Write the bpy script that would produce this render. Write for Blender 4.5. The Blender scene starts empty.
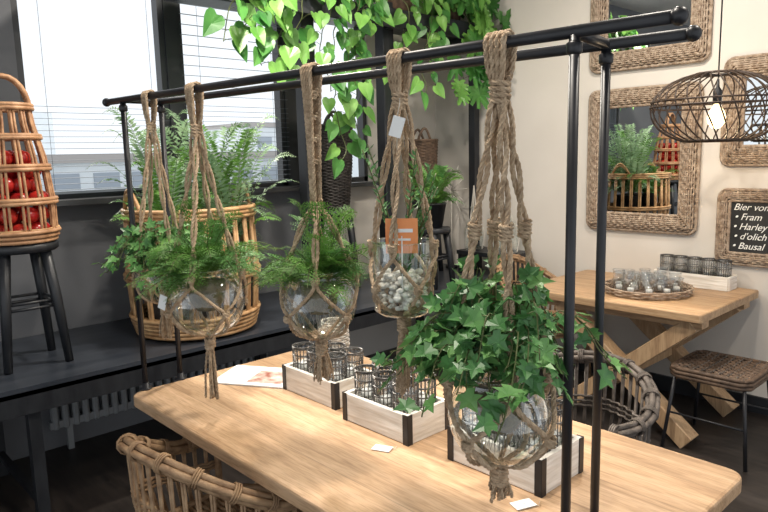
import bpy, math, random
from mathutils import Vector as V, Matrix, Quaternion
random.seed(7)
PI=math.pi
rnd=random.random
def ru(a,b): return a+(b-a)*rnd()

# ---------------------------------------------------------------- materials
def mat(name, col, rough=0.6, metal=0.0, col2=None, scale=8, stretch=(1,1,1), bump=0.0, bscale=None,
        trans=0.0, emis=None, es=0.0, translucent=0.0, detail=4, dist=0.0, ramp=(0.3,0.7), spec=0.5, ior=1.45):
    m=bpy.data.materials.new(name); m.use_nodes=True
    nt=m.node_tree; N=nt.nodes; L=nt.links
    b=N['Principled BSDF']; out=N['Material Output']
    b.inputs['Roughness'].default_value=rough
    b.inputs['Metallic'].default_value=metal
    b.inputs['Specular IOR Level'].default_value=spec
    b.inputs['IOR'].default_value=ior
    b.inputs['Transmission Weight'].default_value=trans
    b.inputs['Base Color'].default_value=(*col,1)
    if emis:
        b.inputs['Emission Color'].default_value=(*emis,1); b.inputs['Emission Strength'].default_value=es
    if col2 or bump:
        tc=N.new('ShaderNodeTexCoord'); mp=N.new('ShaderNodeMapping'); mp.inputs['Scale'].default_value=stretch
        L.new(tc.outputs['Object'],mp.inputs['Vector'])
        no=N.new('ShaderNodeTexNoise'); no.inputs['Scale'].default_value=scale; no.inputs['Detail'].default_value=detail
        no.inputs['Distortion'].default_value=dist
        L.new(mp.outputs['Vector'],no.inputs['Vector'])
        if col2:
            cr=N.new('ShaderNodeValToRGB'); e=cr.color_ramp.elements
            e[0].position=ramp[0]; e[1].position=ramp[1]; e[0].color=(*col,1); e[1].color=(*col2,1)
            L.new(no.outputs['Fac'],cr.inputs['Fac']); L.new(cr.outputs['Color'],b.inputs['Base Color'])
        if bump:
            bn=N.new('ShaderNodeBump'); bn.inputs['Strength'].default_value=bump; bn.inputs['Distance'].default_value=0.01
            if bscale:
                n2=N.new('ShaderNodeTexNoise'); n2.inputs['Scale'].default_value=bscale; L.new(mp.outputs['Vector'],n2.inputs['Vector'])
                L.new(n2.outputs['Fac'],bn.inputs['Height'])
            else: L.new(no.outputs['Fac'],bn.inputs['Height'])
            L.new(bn.outputs['Normal'],b.inputs['Normal'])
    if translucent:
        tr=N.new('ShaderNodeBsdfTranslucent'); mx=N.new('ShaderNodeMixShader'); mx.inputs[0].default_value=translucent
        if col2: L.new(cr.outputs['Color'],tr.inputs['Color'])
        else: tr.inputs['Color'].default_value=(*col,1)
        L.new(b.outputs[0],mx.inputs[1]); L.new(tr.outputs[0],mx.inputs[2]); L.new(mx.outputs[0],out.inputs[0])
    return m

def thin_glass(name,tint,base=.05,edge=.75):
    m=bpy.data.materials.new(name); m.use_nodes=True
    nt=m.node_tree; N=nt.nodes; L=nt.links; N.remove(N['Principled BSDF']); out=N['Material Output']
    t=N.new('ShaderNodeBsdfTransparent'); t.inputs['Color'].default_value=(*tint,1)
    g=N.new('ShaderNodeBsdfGlossy'); g.inputs['Roughness'].default_value=.03; g.inputs['Color'].default_value=(1,1,1,1)
    lw=N.new('ShaderNodeLayerWeight'); lw.inputs['Blend'].default_value=.35
    mr=N.new('ShaderNodeMapRange'); mr.inputs['To Min'].default_value=base; mr.inputs['To Max'].default_value=edge
    L.new(lw.outputs['Facing'],mr.inputs['Value'])
    mx=N.new('ShaderNodeMixShader'); L.new(mr.outputs['Result'],mx.inputs[0]); L.new(t.outputs[0],mx.inputs[1]); L.new(g.outputs[0],mx.inputs[2]); L.new(mx.outputs[0],out.inputs[0])
    return m

def wood_mat(name, c1, c2, c3, axis='x', plank=0):
    m=bpy.data.materials.new(name); m.use_nodes=True
    nt=m.node_tree; N=nt.nodes; L=nt.links; b=N['Principled BSDF']
    tc=N.new('ShaderNodeTexCoord'); mp=N.new('ShaderNodeMapping')
    mp.inputs['Scale'].default_value=(1.2,14,14) if axis=='x' else ((14,1.2,14) if axis=='y' else (14,14,1.2))
    L.new(tc.outputs['Object'],mp.inputs['Vector'])
    n1=N.new('ShaderNodeTexNoise'); n1.inputs['Scale'].default_value=2.2; n1.inputs['Detail'].default_value=8; n1.inputs['Distortion'].default_value=.9
    L.new(mp.outputs['Vector'],n1.inputs['Vector'])
    n2=N.new('ShaderNodeTexNoise'); n2.inputs['Scale'].default_value=14; n2.inputs['Detail'].default_value=3
    L.new(mp.outputs['Vector'],n2.inputs['Vector'])
    cr=N.new('ShaderNodeValToRGB'); e=cr.color_ramp.elements
    e[0].position=.28; e[0].color=(*c3,1); e[1].position=.72; e[1].color=(*c1,1)
    x=e.new(.48); x.color=(*c2,1)
    L.new(n1.outputs['Fac'],cr.inputs['Fac'])
    mx=N.new('ShaderNodeMix'); mx.data_type='RGBA'; mx.blend_type='MULTIPLY'
    mx.inputs[0].default_value=.45
    cr2=N.new('ShaderNodeValToRGB'); cr2.color_ramp.elements[0].position=.35; cr2.color_ramp.elements[1].position=.55
    cr2.color_ramp.elements[0].color=(.55,.48,.4,1)
    L.new(n2.outputs['Fac'],cr2.inputs['Fac'])
    L.new(cr.outputs['Color'],mx.inputs[6]); L.new(cr2.outputs['Color'],mx.inputs[7])
    last=mx.outputs[2]
    if plank:
        sx=N.new('ShaderNodeSeparateXYZ'); L.new(tc.outputs['Object'],sx.inputs[0])
        d=N.new('ShaderNodeMath'); d.operation='DIVIDE'; d.inputs[1].default_value=plank; L.new(sx.outputs['Y'],d.inputs[0])
        fl=N.new('ShaderNodeMath'); fl.operation='FLOOR'; L.new(d.outputs[0],fl.inputs[0])
        wn=N.new('ShaderNodeTexWhiteNoise'); wn.noise_dimensions='1D'; L.new(fl.outputs[0],wn.inputs['W'])
        mr=N.new('ShaderNodeMapRange'); mr.inputs['To Min'].default_value=.80; mr.inputs['To Max'].default_value=1.06; L.new(wn.outputs['Value'],mr.inputs['Value'])
        fr=N.new('ShaderNodeMath'); fr.operation='FRACT'; L.new(d.outputs[0],fr.inputs[0])
        gt=N.new('ShaderNodeMath'); gt.operation='GREATER_THAN'; gt.inputs[1].default_value=.012; L.new(fr.outputs[0],gt.inputs[0])
        g2=N.new('ShaderNodeMapRange'); g2.inputs['To Min'].default_value=.62; L.new(gt.outputs[0],g2.inputs['Value'])
        mu=N.new('ShaderNodeMath'); mu.operation='MULTIPLY'; L.new(mr.outputs[0],mu.inputs[0]); L.new(g2.outputs[0],mu.inputs[1])
        vm=N.new('ShaderNodeVectorMath'); vm.operation='SCALE'; L.new(last,vm.inputs[0]); L.new(mu.outputs[0],vm.inputs['Scale']); last=vm.outputs[0]
    L.new(last,b.inputs['Base Color'])
    b.inputs['Roughness'].default_value=.45
    bn=N.new('ShaderNodeBump'); bn.inputs['Strength'].default_value=.2; bn.inputs['Distance'].default_value=.004
    L.new(n2.outputs['Fac'],bn.inputs['Height']); L.new(bn.outputs['Normal'],b.inputs['Normal'])
    return m

MT={}
MT['oak']=wood_mat('oak',(.64,.43,.27),(.53,.34,.195),(.37,.22,.12),plank=.149)
MT['oak_y']=wood_mat('oak_y',(.55,.38,.23),(.46,.30,.17),(.34,.21,.12),axis='z')
MT['oak2']=wood_mat('oak_grey',(.56,.38,.22),(.46,.29,.16),(.34,.21,.12),plank=.14)
MT['rope']=mat('jute_rope',(.34,.235,.145),.9,col2=(.62,.47,.32),scale=60,bump=.6,bscale=350)
MT['black']=mat('black_steel',(.010,.010,.012),.38,col2=(.022,.022,.026),scale=10,bump=.1)
MT['blackwood']=mat('black_wood',(.010,.011,.014),.42,col2=(.022,.024,.028),scale=6,stretch=(1,4,1),bump=.15)
MT['bench']=mat('bench_top_black',(.022,.027,.036),.3,col2=(.042,.048,.060),scale=4,stretch=(4,1,1))
MT['wicker_tan']=mat('wicker_tan',(.20,.115,.06),.6,col2=(.44,.285,.16),scale=25,bump=.3,bscale=90)
MT['rattan']=mat('rattan_honey',(.30,.15,.06),.5,col2=(.60,.38,.19),scale=18,bump=.3,bscale=60)
MT['rattan_red']=mat('rattan_brown',(.26,.12,.055),.5,col2=(.56,.32,.17),scale=18,bump=.3,bscale=60)
MT['wicker_grey']=mat('wicker_grey',(.055,.045,.038),.65,col2=(.16,.13,.11),scale=30,bump=.3,bscale=90)
MT['wicker_frame']=mat('wicker_frame',(.20,.135,.09),.7,col2=(.47,.37,.28),scale=40,bump=.4,bscale=120)
MT['wicker_black']=mat('wicker_black',(.02,.017,.015),.55,col2=(.06,.05,.045),scale=30,bump=.3,bscale=90)
MT['wicker_brown']=mat('wicker_brown',(.06,.038,.026),.6,col2=(.16,.10,.065),scale=30,bump=.3,bscale=90)
MT['lampwire']=mat('lamp_rattan_dark',(.022,.013,.009),.55,col2=(.06,.036,.024),scale=30,bump=.3,bscale=90)
MT['glass']=thin_glass('clear_glass',(.94,.97,.96),.06,.7)
MT['glassjar']=thin_glass('jar_glass',(.90,.92,.93),.10,.8)
MT['ivy']=mat('ivy_leaf',(.032,.11,.032),.36,col2=(.095,.25,.075),scale=14,translucent=.15)
MT['ivy2']=mat('ivy_leaf_light',(.08,.23,.06),.4,col2=(.19,.39,.12),scale=14,translucent=.2)
MT['fern']=mat('fern_leaf',(.06,.165,.025),.5,col2=(.17,.35,.075),scale=12,translucent=.25)
MT['fern2']=mat('fern_leaf_pale',(.17,.30,.16),.55,col2=(.36,.50,.30),scale=8,translucent=.3)
MT['pothos']=mat('vine_leaf',(.09,.26,.04),.35,col2=(.24,.47,.11),scale=6,translucent=.3)
MT['pothosd']=mat('vine_leaf_dark',(.03,.14,.028),.35,col2=(.10,.28,.06),scale=6,translucent=.3)
MT['rosemary']=mat('sprig_leaf',(.05,.16,.05),.5,col2=(.15,.30,.11),scale=20,translucent=.1)
MT['stem']=mat('stem',(.08,.10,.03),.6)
MT['soil']=mat('soil',(.02,.013,.009),.95,col2=(.06,.045,.03),scale=60,bump=1)
MT['moss']=mat('root_moss',(.10,.085,.05),.9,col2=(.20,.17,.10),scale=50,bump=1)
MT['pebble']=mat('white_pebble',(.62,.60,.55),.6,col2=(.85,.83,.78),scale=20)
MT['white']=mat('white_paper',(.82,.82,.80),.6)
MT['crate']=mat('whitewashed_wood',(.60,.55,.48),.7,col2=(.88,.85,.80),scale=5,stretch=(1.5,1.5,16),bump=.3,detail=8)
MT['wire']=mat('dark_wire',(.07,.066,.062),.35,metal=.7,col2=(.19,.18,.17),scale=30)
MT['apple']=mat('red_apple',(.34,.006,.010),.25,col2=(.52,.04,.025),scale=9)
MT['wall']=mat('wall_beige',(.62,.575,.52),.85,col2=(.66,.615,.56),scale=3,bump=.03)
MT['wallgrey']=mat('wall_grey',(.125,.128,.138),.8,col2=(.14,.144,.154),scale=3)
MT['floor']=mat('floor_dark',(.016,.013,.012),.4,col2=(.040,.032,.028),scale=5,stretch=(1,6,1))
MT['ceil']=mat('ceiling_paint',(.45,.44,.42),.9,col2=(.47,.46,.44),scale=3)
MT['winframe']=mat('window_frame_dark',(.03,.032,.036),.4,col2=(.04,.042,.046),scale=5)
MT['slat']=mat('blind_slat',(.11,.13,.16),.4,col2=(.14,.16,.19),scale=5)
MT['mirror']=mat('mirror_glass',(.82,.84,.84),.01,metal=1.0)
MT['board']=mat('chalkboard',(.012,.013,.013),.6,col2=(.03,.03,.03),scale=6)
MT['chalk']=mat('chalk',(.85,.85,.82),.9)
MT['bulb']=mat('bulb_glow',(1,.8,.5),.3,emis=(1,.74,.40),es=3.0)
MT['terra']=mat('orange_card',(.78,.24,.07),.6,col2=(.86,.34,.13),scale=6)
MT['radiator']=mat('radiator_paint',(.22,.23,.24),.5,col2=(.25,.26,.27),scale=4)
MT['bld']=mat('far_building',(.66,.70,.74),.8,col2=(.76,.79,.82),scale=.3)
MT['bldwin']=mat('far_building_windows',(.34,.38,.44),.4)
MT['bldroof']=mat('far_roof',(.40,.37,.36),.8)
MT['tree']=mat('far_trees',(.36,.42,.37),.9,col2=(.50,.55,.50),scale=.6)
MT['ground']=mat('outdoor_ground',(.70,.74,.76),.9,col2=(.80,.83,.84),scale=.1)
MT['magpic']=mat('magazine_picture',(.30,.08,.05),.35,col2=(.75,.68,.6),scale=28)
MT['twine']=mat('white_twig',(.5,.47,.42),.7)

# ---------------------------------------------------------------- mesh builder
class M:
    def __init__(s): s.v=[];s.f=[];s.m=[];s.s=[];s.mats=[]
    def mi(s,k):
        if k not in s.mats: s.mats.append(k)
        return s.mats.index(k)
    def add(s,vs,fs,k,smooth=True):
        o=len(s.v); i=s.mi(k); s.v.extend([tuple(v) for v in vs])
        for f in fs: s.f.append(tuple(o+a for a in f)); s.m.append(i); s.s.append(smooth)
    def box(s,c,d,k,rot=None,bev=0.0):
        c=V(c); hx,hy,hz=d[0]/2,d[1]/2,d[2]/2
        if bev<=0:
            P=[V((x*hx,y*hy,z*hz)) for x in(-1,1) for y in(-1,1) for z in(-1,1)]
            F=[(0,1,3,2),(4,6,7,5),(0,4,5,1),(2,3,7,6),(0,2,6,4),(1,5,7,3)]
        else:
            b=min(bev,hx*.9,hy*.9,hz*.9); P=[];idx={}
            for x in(-1,1):
                for y in(-1,1):
                    for z in(-1,1):
                        for ax in range(3):
                            q=[x*(hx-b),y*(hy-b),z*(hz-b)]; q[ax]=(x,y,z)[ax]*(hx,hy,hz)[ax]
                            idx[(x,y,z,ax)]=len(P); P.append(V(q))
            F=[]
            def I(x,y,z,a): return idx[(x,y,z,a)]
            for sg in(-1,1):
                F.append([I(sg,-1,-1,0),I(sg,1,-1,0),I(sg,1,1,0),I(sg,-1,1,0)])
                F.append([I(-1,sg,-1,1),I(-1,sg,1,1),I(1,sg,1,1),I(1,sg,-1,1)])
                F.append([I(-1,-1,sg,2),I(1,-1,sg,2),I(1,1,sg,2),I(-1,1,sg,2)])
            for a in(-1,1):
                for b2 in(-1,1):
                    F.append([I(a,b2,-1,0),I(a,b2,1,0),I(a,b2,1,1),I(a,b2,-1,1)])
                    F.append([I(a,-1,b2,0),I(a,1,b2,0),I(a,1,b2,2),I(a,-1,b2,2)])
                    F.append([I(-1,a,b2,1),I(1,a,b2,1),I(1,a,b2,2),I(-1,a,b2,2)])
                    for c2 in(-1,1): F.append([I(a,b2,c2,0),I(a,b2,c2,1),I(a,b2,c2,2)])
        if rot is not None: P=[rot@p for p in P]
        s.add([p+c for p in P],F,k,False)
    def beam(s,a,b,w,h,k,up=V((0,0,1))):
        a=V(a);b=V(b);d=(b-a);L=d.length;d.normalize()
        sd=d.cross(up).normalized(); u=sd.cross(d)
        R=Matrix((d,sd,u)).transposed()
        s.box((a+b)/2,(L,w,h),k,R,.004)
    def tube(s,pts,r,k,n=6,closed=False,caps=True):
        pts=[V(p) for p in pts]; N=len(pts)
        if N<2: return
        rs=r if isinstance(r,(list,tuple)) else [r]*N
        T=[]
        for i in range(N):
            if closed: t=pts[(i+1)%N]-pts[i-1]
            else: t=pts[min(i+1,N-1)]-pts[max(i-1,0)]
            if t.length<1e-9: t=V((0,0,1))
            T.append(t.normalized())
        a=T[0].orthogonal().normalized(); vs=[]
        cs=[(math.cos(2*PI*j/n),math.sin(2*PI*j/n)) for j in range(n)]
        for i in range(N):
            a=a-T[i]*a.dot(T[i])
            if a.length<1e-6: a=T[i].orthogonal()
            a.normalize(); b=T[i].cross(a); p=pts[i]; rr=rs[i]
            for c,q in cs: vs.append(p+a*(c*rr)+b*(q*rr))
        fs=[]
        for i in range(N-1 if not closed else N):
            o=i*n; o2=((i+1)%N)*n
            for j in range(n): fs.append((o+j,o+(j+1)%n,o2+(j+1)%n,o2+j))
        if caps and not closed:
            fs.append(tuple(range(n-1,-1,-1))); fs.append(tuple((N-1)*n+j for j in range(n)))
        s.add(vs,fs,k)
    def rope(s,pts,R,k='rope',strands=3,pitch=None,step=None,n=5):
        pts=resample(pts,step or R*1.4); N=len(pts)
        if N<3: return
        pitch=pitch or R*8
        T=[(pts[min(i+1,N-1)]-pts[max(i-1,0)]).normalized() for i in range(N)]
        a=T[0].orthogonal().normalized(); fr=[];d=0
        for i in range(N):
            a=a-T[i]*a.dot(T[i]); a.normalize(); b=T[i].cross(a)
            if i: d+=(pts[i]-pts[i-1]).length
            fr.append((pts[i],a.copy(),b,d))
        for q in range(strands):
            ph=2*PI*q/strands
            s.tube([p+(a*math.cos(ph+2*PI*d/pitch)+b*math.sin(ph+2*PI*d/pitch))*R*.5 for p,a,b,d in fr],R*.56,k,n)
    def lathe(s,prof,c,k,n=32,smooth=True,closed=False):
        c=V(c); vs=[];fs=[]
        for r,z in prof:
            for j in range(n):
                t=2*PI*j/n; vs.append((c.x+r*math.cos(t),c.y+r*math.sin(t),c.z+z))
        Np=len(prof)
        for i in range(Np-1 if not closed else Np):
            for j in range(n): 
                a=i*n;b=((i+1)%Np)*n
                fs.append((a+j,a+(j+1)%n,b+(j+1)%n,b+j))
        if not closed:
            if prof[0][0]>1e-5 : fs.append(tuple(range(n-1,-1,-1)))
            if prof[-1][0]>1e-5: fs.append(tuple((Np-1)*n+j for j in range(n)))
        s.add(vs,fs,k,smooth)
    def surf(s,prof,c,k,n=32):   # open single-skin surface of revolution
        c=V(c); vs=[];fs=[]
        for r,z in prof:
            for j in range(n):
                t=2*PI*j/n; vs.append((c.x+r*math.cos(t),c.y+r*math.sin(t),c.z+z))
        for i in range(len(prof)-1):
            for j in range(n): fs.append((i*n+j,i*n+(j+1)%n,(i+1)*n+(j+1)%n,(i+1)*n+j))
        s.add(vs,fs,k)
    def ball(s,c,r,k,n=10,m=7,sc=(1,1,1)):
        c=V(c);vs=[];fs=[]
        for i in range(m+1):
            p=PI*i/m
            for j in range(n):
                t=2*PI*j/n; vs.append((c.x+r*sc[0]*math.sin(p)*math.cos(t),c.y+r*sc[1]*math.sin(p)*math.sin(t),c.z+r*sc[2]*math.cos(p)))
        for i in range(m):
            for j in range(n): fs.append((i*n+j,(i+1)*n+j,(i+1)*n+(j+1)%n,i*n+(j+1)%n))
        s.add(vs,fs,k)
    def leaf(s,outline,pos,d,nrm,size,k,fold=.12,cen=.42,curl=0.0):
        d=V(d).normalized(); nrm=V(nrm); nrm=nrm-d*nrm.dot(d)
        if nrm.length<1e-4: nrm=d.orthogonal()
        nrm.normalize(); sd=d.cross(nrm)
        pos=V(pos); vs=[pos+d*(cen*size)-nrm*(fold*size)]
        for x,y in outline: vs.append(pos+d*(y*size)+sd*(x*size)-nrm*(curl*size*y*y)+nrm*(fold*.6*size*abs(x)))
        n=len(outline)
        s.add(vs,[(0,1+i,1+(i+1)%n) for i in range(n)],k,False)
    def obj(s,name,parent=None):
        me=bpy.data.meshes.new(name); me.from_pydata(s.v,[],s.f); 
        for k in s.mats: me.materials.append(MT[k])
        me.polygons.foreach_set('material_index',s.m); me.polygons.foreach_set('use_smooth',s.s)
        me.update(); o=bpy.data.objects.new(name,me); bpy.context.scene.collection.objects.link(o)
        if parent: o.parent=parent
        return o
def resample(pts,step):
    pts=[V(p) for p in pts]
    d=[]
    for i in range(len(pts)-1):
        p0=pts[max(i-1,0)];p1=pts[i];p2=pts[i+1];p3=pts[min(i+2,len(pts)-1)]
        for j in range(10):
            t=j/10; d.append(.5*((2*p1)+(p2-p0)*t+(2*p0-5*p1+4*p2-p3)*t*t+(3*p1-p0-3*p2+p3)*t**3))
    d.append(pts[-1])
    out=[d[0]];acc=0
    for i in range(1,len(d)):
        seg=(d[i]-d[i-1]).length
        if seg<1e-9: continue
        pos=step-acc
        while pos<=seg:
            out.append(d[i-1].lerp(d[i],pos/seg)); pos+=step
        acc=seg-(pos-step)
    out.append(d[-1]); return out
def circ(c,r,z,n): return [V((c[0]+r*math.cos(2*PI*i/n),c[1]+r*math.sin(2*PI*i/n),z)) for i in range(n)]

IVY=[(0,0),(.22,-.10),(.48,.08),(.30,.26),(.56,.52),(.24,.56),(0,1.0),(-.24,.56),(-.56,.52),(-.30,.26),(-.48,.08),(-.22,-.10)]
HEART=[(0,0),(.18,-.10),(.36,-.02),(.43,.18),(.38,.42),(.22,.72),(0,1.05),(-.22,.72),(-.38,.42),(-.43,.18),(-.36,-.02),(-.18,-.10)]
MON=[(0,0),(.2,-.12),(.42,-.05),(.22,.12),(.55,.15),(.58,.28),(.25,.27),(.56,.42),(.52,.55),(.22,.42),(.42,.72),(.32,.82),(.14,.6),(.12,.95),(0,1.08)]
MON=MON+[(-x,y) for x,y in reversed(MON[1:-1])]
OV=[(0,0),(.16,.25),(.2,.5),(.12,.8),(0,1),(-.12,.8),(-.2,.5),(-.16,.25)]

# ---------------------------------------------------------------- plants
def vines(m,c,nv,spread,up,drop,leafs,size,outline,mats,stem_r=.0015,ang=(0,2*PI),start=.03,step=None):
    c=V(c)
    for i in range(nv):
        t=ru(*ang); L=spread*ru(.45,1.05); dz=-drop*ru(.1,1)*(L/spread); u=up*ru(.5,1.1)
        d=V((math.cos(t),math.sin(t),0)); tw=ru(-.5,.5); sd=V((-d.y,d.x,0))
        pts=[]
        for j in range(9):
            q=j/8; pts.append(c+d*(start+(L-start)*(q**.8))+sd*(tw*L*q*q)+V((0,0,u*math.sin(PI*min(q*1.25,1)*.8)*(1-.5*q)+dz*q*q)))
        m.tube(pts,stem_r,'stem',4)
        nl=leafs
        for j in range(nl):
            q=(j+rnd())/nl*8; a=int(min(q,7)); p=pts[a].lerp(pts[a+1],q-a)
            dirn=(pts[a+1]-pts[a]).normalized()
            o=V((ru(-1,1),ru(-1,1),ru(-.5,.8))).normalized()
            ld=(dirn*.5+o+V((0,0,-.35))).normalized()
            m.tube([p,p+o*size*.4],stem_r*.7,'stem',3,caps=False)
            nr=V((d.x*.5+ru(-.6,.6),d.y*.5+ru(-.6,.6),ru(.3,1)))
            m.leaf(outline,p+o*size*.4,ld,nr,size*ru(.6,1.15),random.choice(mats),curl=ru(0,.25))
def fern(m,c,nf,length,up,droop,mats,pairs=22,w=.045,ang=(0,2*PI),lw=.35):
    c=V(c)
    for i in range(nf):
        t=ru(*ang); L=length*ru(.55,1.1); d=V((math.cos(t),math.sin(t),0)); u=up*ru(.2,1.1); dr=droop*ru(.3,1.2)
        sd=V((-d.y,d.x,0)); tw=ru(-.3,.3); roll=ru(-.5,.5)
        P=lambda q: c+d*(L*q)+sd*(tw*L*q*q)+V((0,0,u*math.sin(min(q*1.7,PI/1.2))-dr*q*q))
        pts=[P(j/10) for j in range(11)]
        m.tube(pts,[.0014*(1-.06*j) for j in range(11)],'stem',3,caps=False)
        k=random.choice(mats)
        for j in range(pairs):
            q=.12+.88*j/pairs; p=P(q); T=(P(min(q+.03,1.03))-P(q-.03)).normalized()
            s2=T.cross(V((0,0,1)))
            if s2.length<.1: s2=sd.copy()
            s2.normalize(); nn=s2.cross(T); s2=(s2*math.cos(roll)+nn*math.sin(roll)); nn=s2.cross(T)
            wl=w*math.sin(PI*min(.12+q*.88,1))**.6*ru(.85,1.1)
            for sg in(-1,1):
                ld=(s2*sg+T*.45+nn*ru(-.15,.25)-V((0,0,.15))).normalized()
                b=p; e=p+ld*wl; wd=T*(wl*lw*.5)
                mid=p+ld*wl*.45
                m.add([b,mid+wd+nn*.001,e,mid-wd],[(0,1,2,3)],k,False)
def ffern(m,c,nf,length,up,droop,mats,w=.05,npin=13,nleaf=5,lw=.5):
    # feathery bipinnate fern: every pinna carries its own small leaflets
    c=V(c)
    for i in range(nf):
        t=ru(0,2*PI); L=length*ru(.5,1.15); d=V((math.cos(t),math.sin(t),0)); u=up*ru(.2,1.15); dr=droop*ru(.3,1.2)
        sd=V((-d.y,d.x,0)); tw=ru(-.35,.35); roll=ru(-.6,.6)
        P=lambda q: c+d*(L*q)+sd*(tw*L*q*q)+V((0,0,u*math.sin(min(q*1.7,PI/1.2))-dr*q*q))
        m.tube([P(j/7) for j in range(8)],.0011,'stem',3,caps=False)
        k=random.choice(mats)
        for j in range(npin):
            q=.15+.85*j/npin; p=P(q); T=(P(min(q+.03,1.03))-P(q-.03)).normalized()
            s2=T.cross(V((0,0,1)))
            if s2.length<.1: s2=sd.copy()
            s2.normalize(); nn=s2.cross(T); s2=s2*math.cos(roll)+nn*math.sin(roll); nn=s2.cross(T)
            wl=w*math.sin(PI*min(.2+q*.8,1))**.6*ru(.8,1.1)
            for sg in(-1,1):
                ld=(s2*sg+T*.55+nn*ru(-.3,.35)).normalized(); cr=ld.cross(nn).normalized()
                for a in range(nleaf):
                    f=(a+.6)/nleaf; pp=p+ld*wl*f-V((0,0,wl*.18*f*f)); ll=wl*.33*(1.05-f*.75)
                    for s3 in(-1,1):
                        e=pp+(cr*s3+ld*.6)*ll; wd=ld*(ll*lw*.5); mid=pp.lerp(e,.5)
                        m.add([pp,mid+wd,e,mid-wd],[(0,1,2,3)],k,False)

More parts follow.
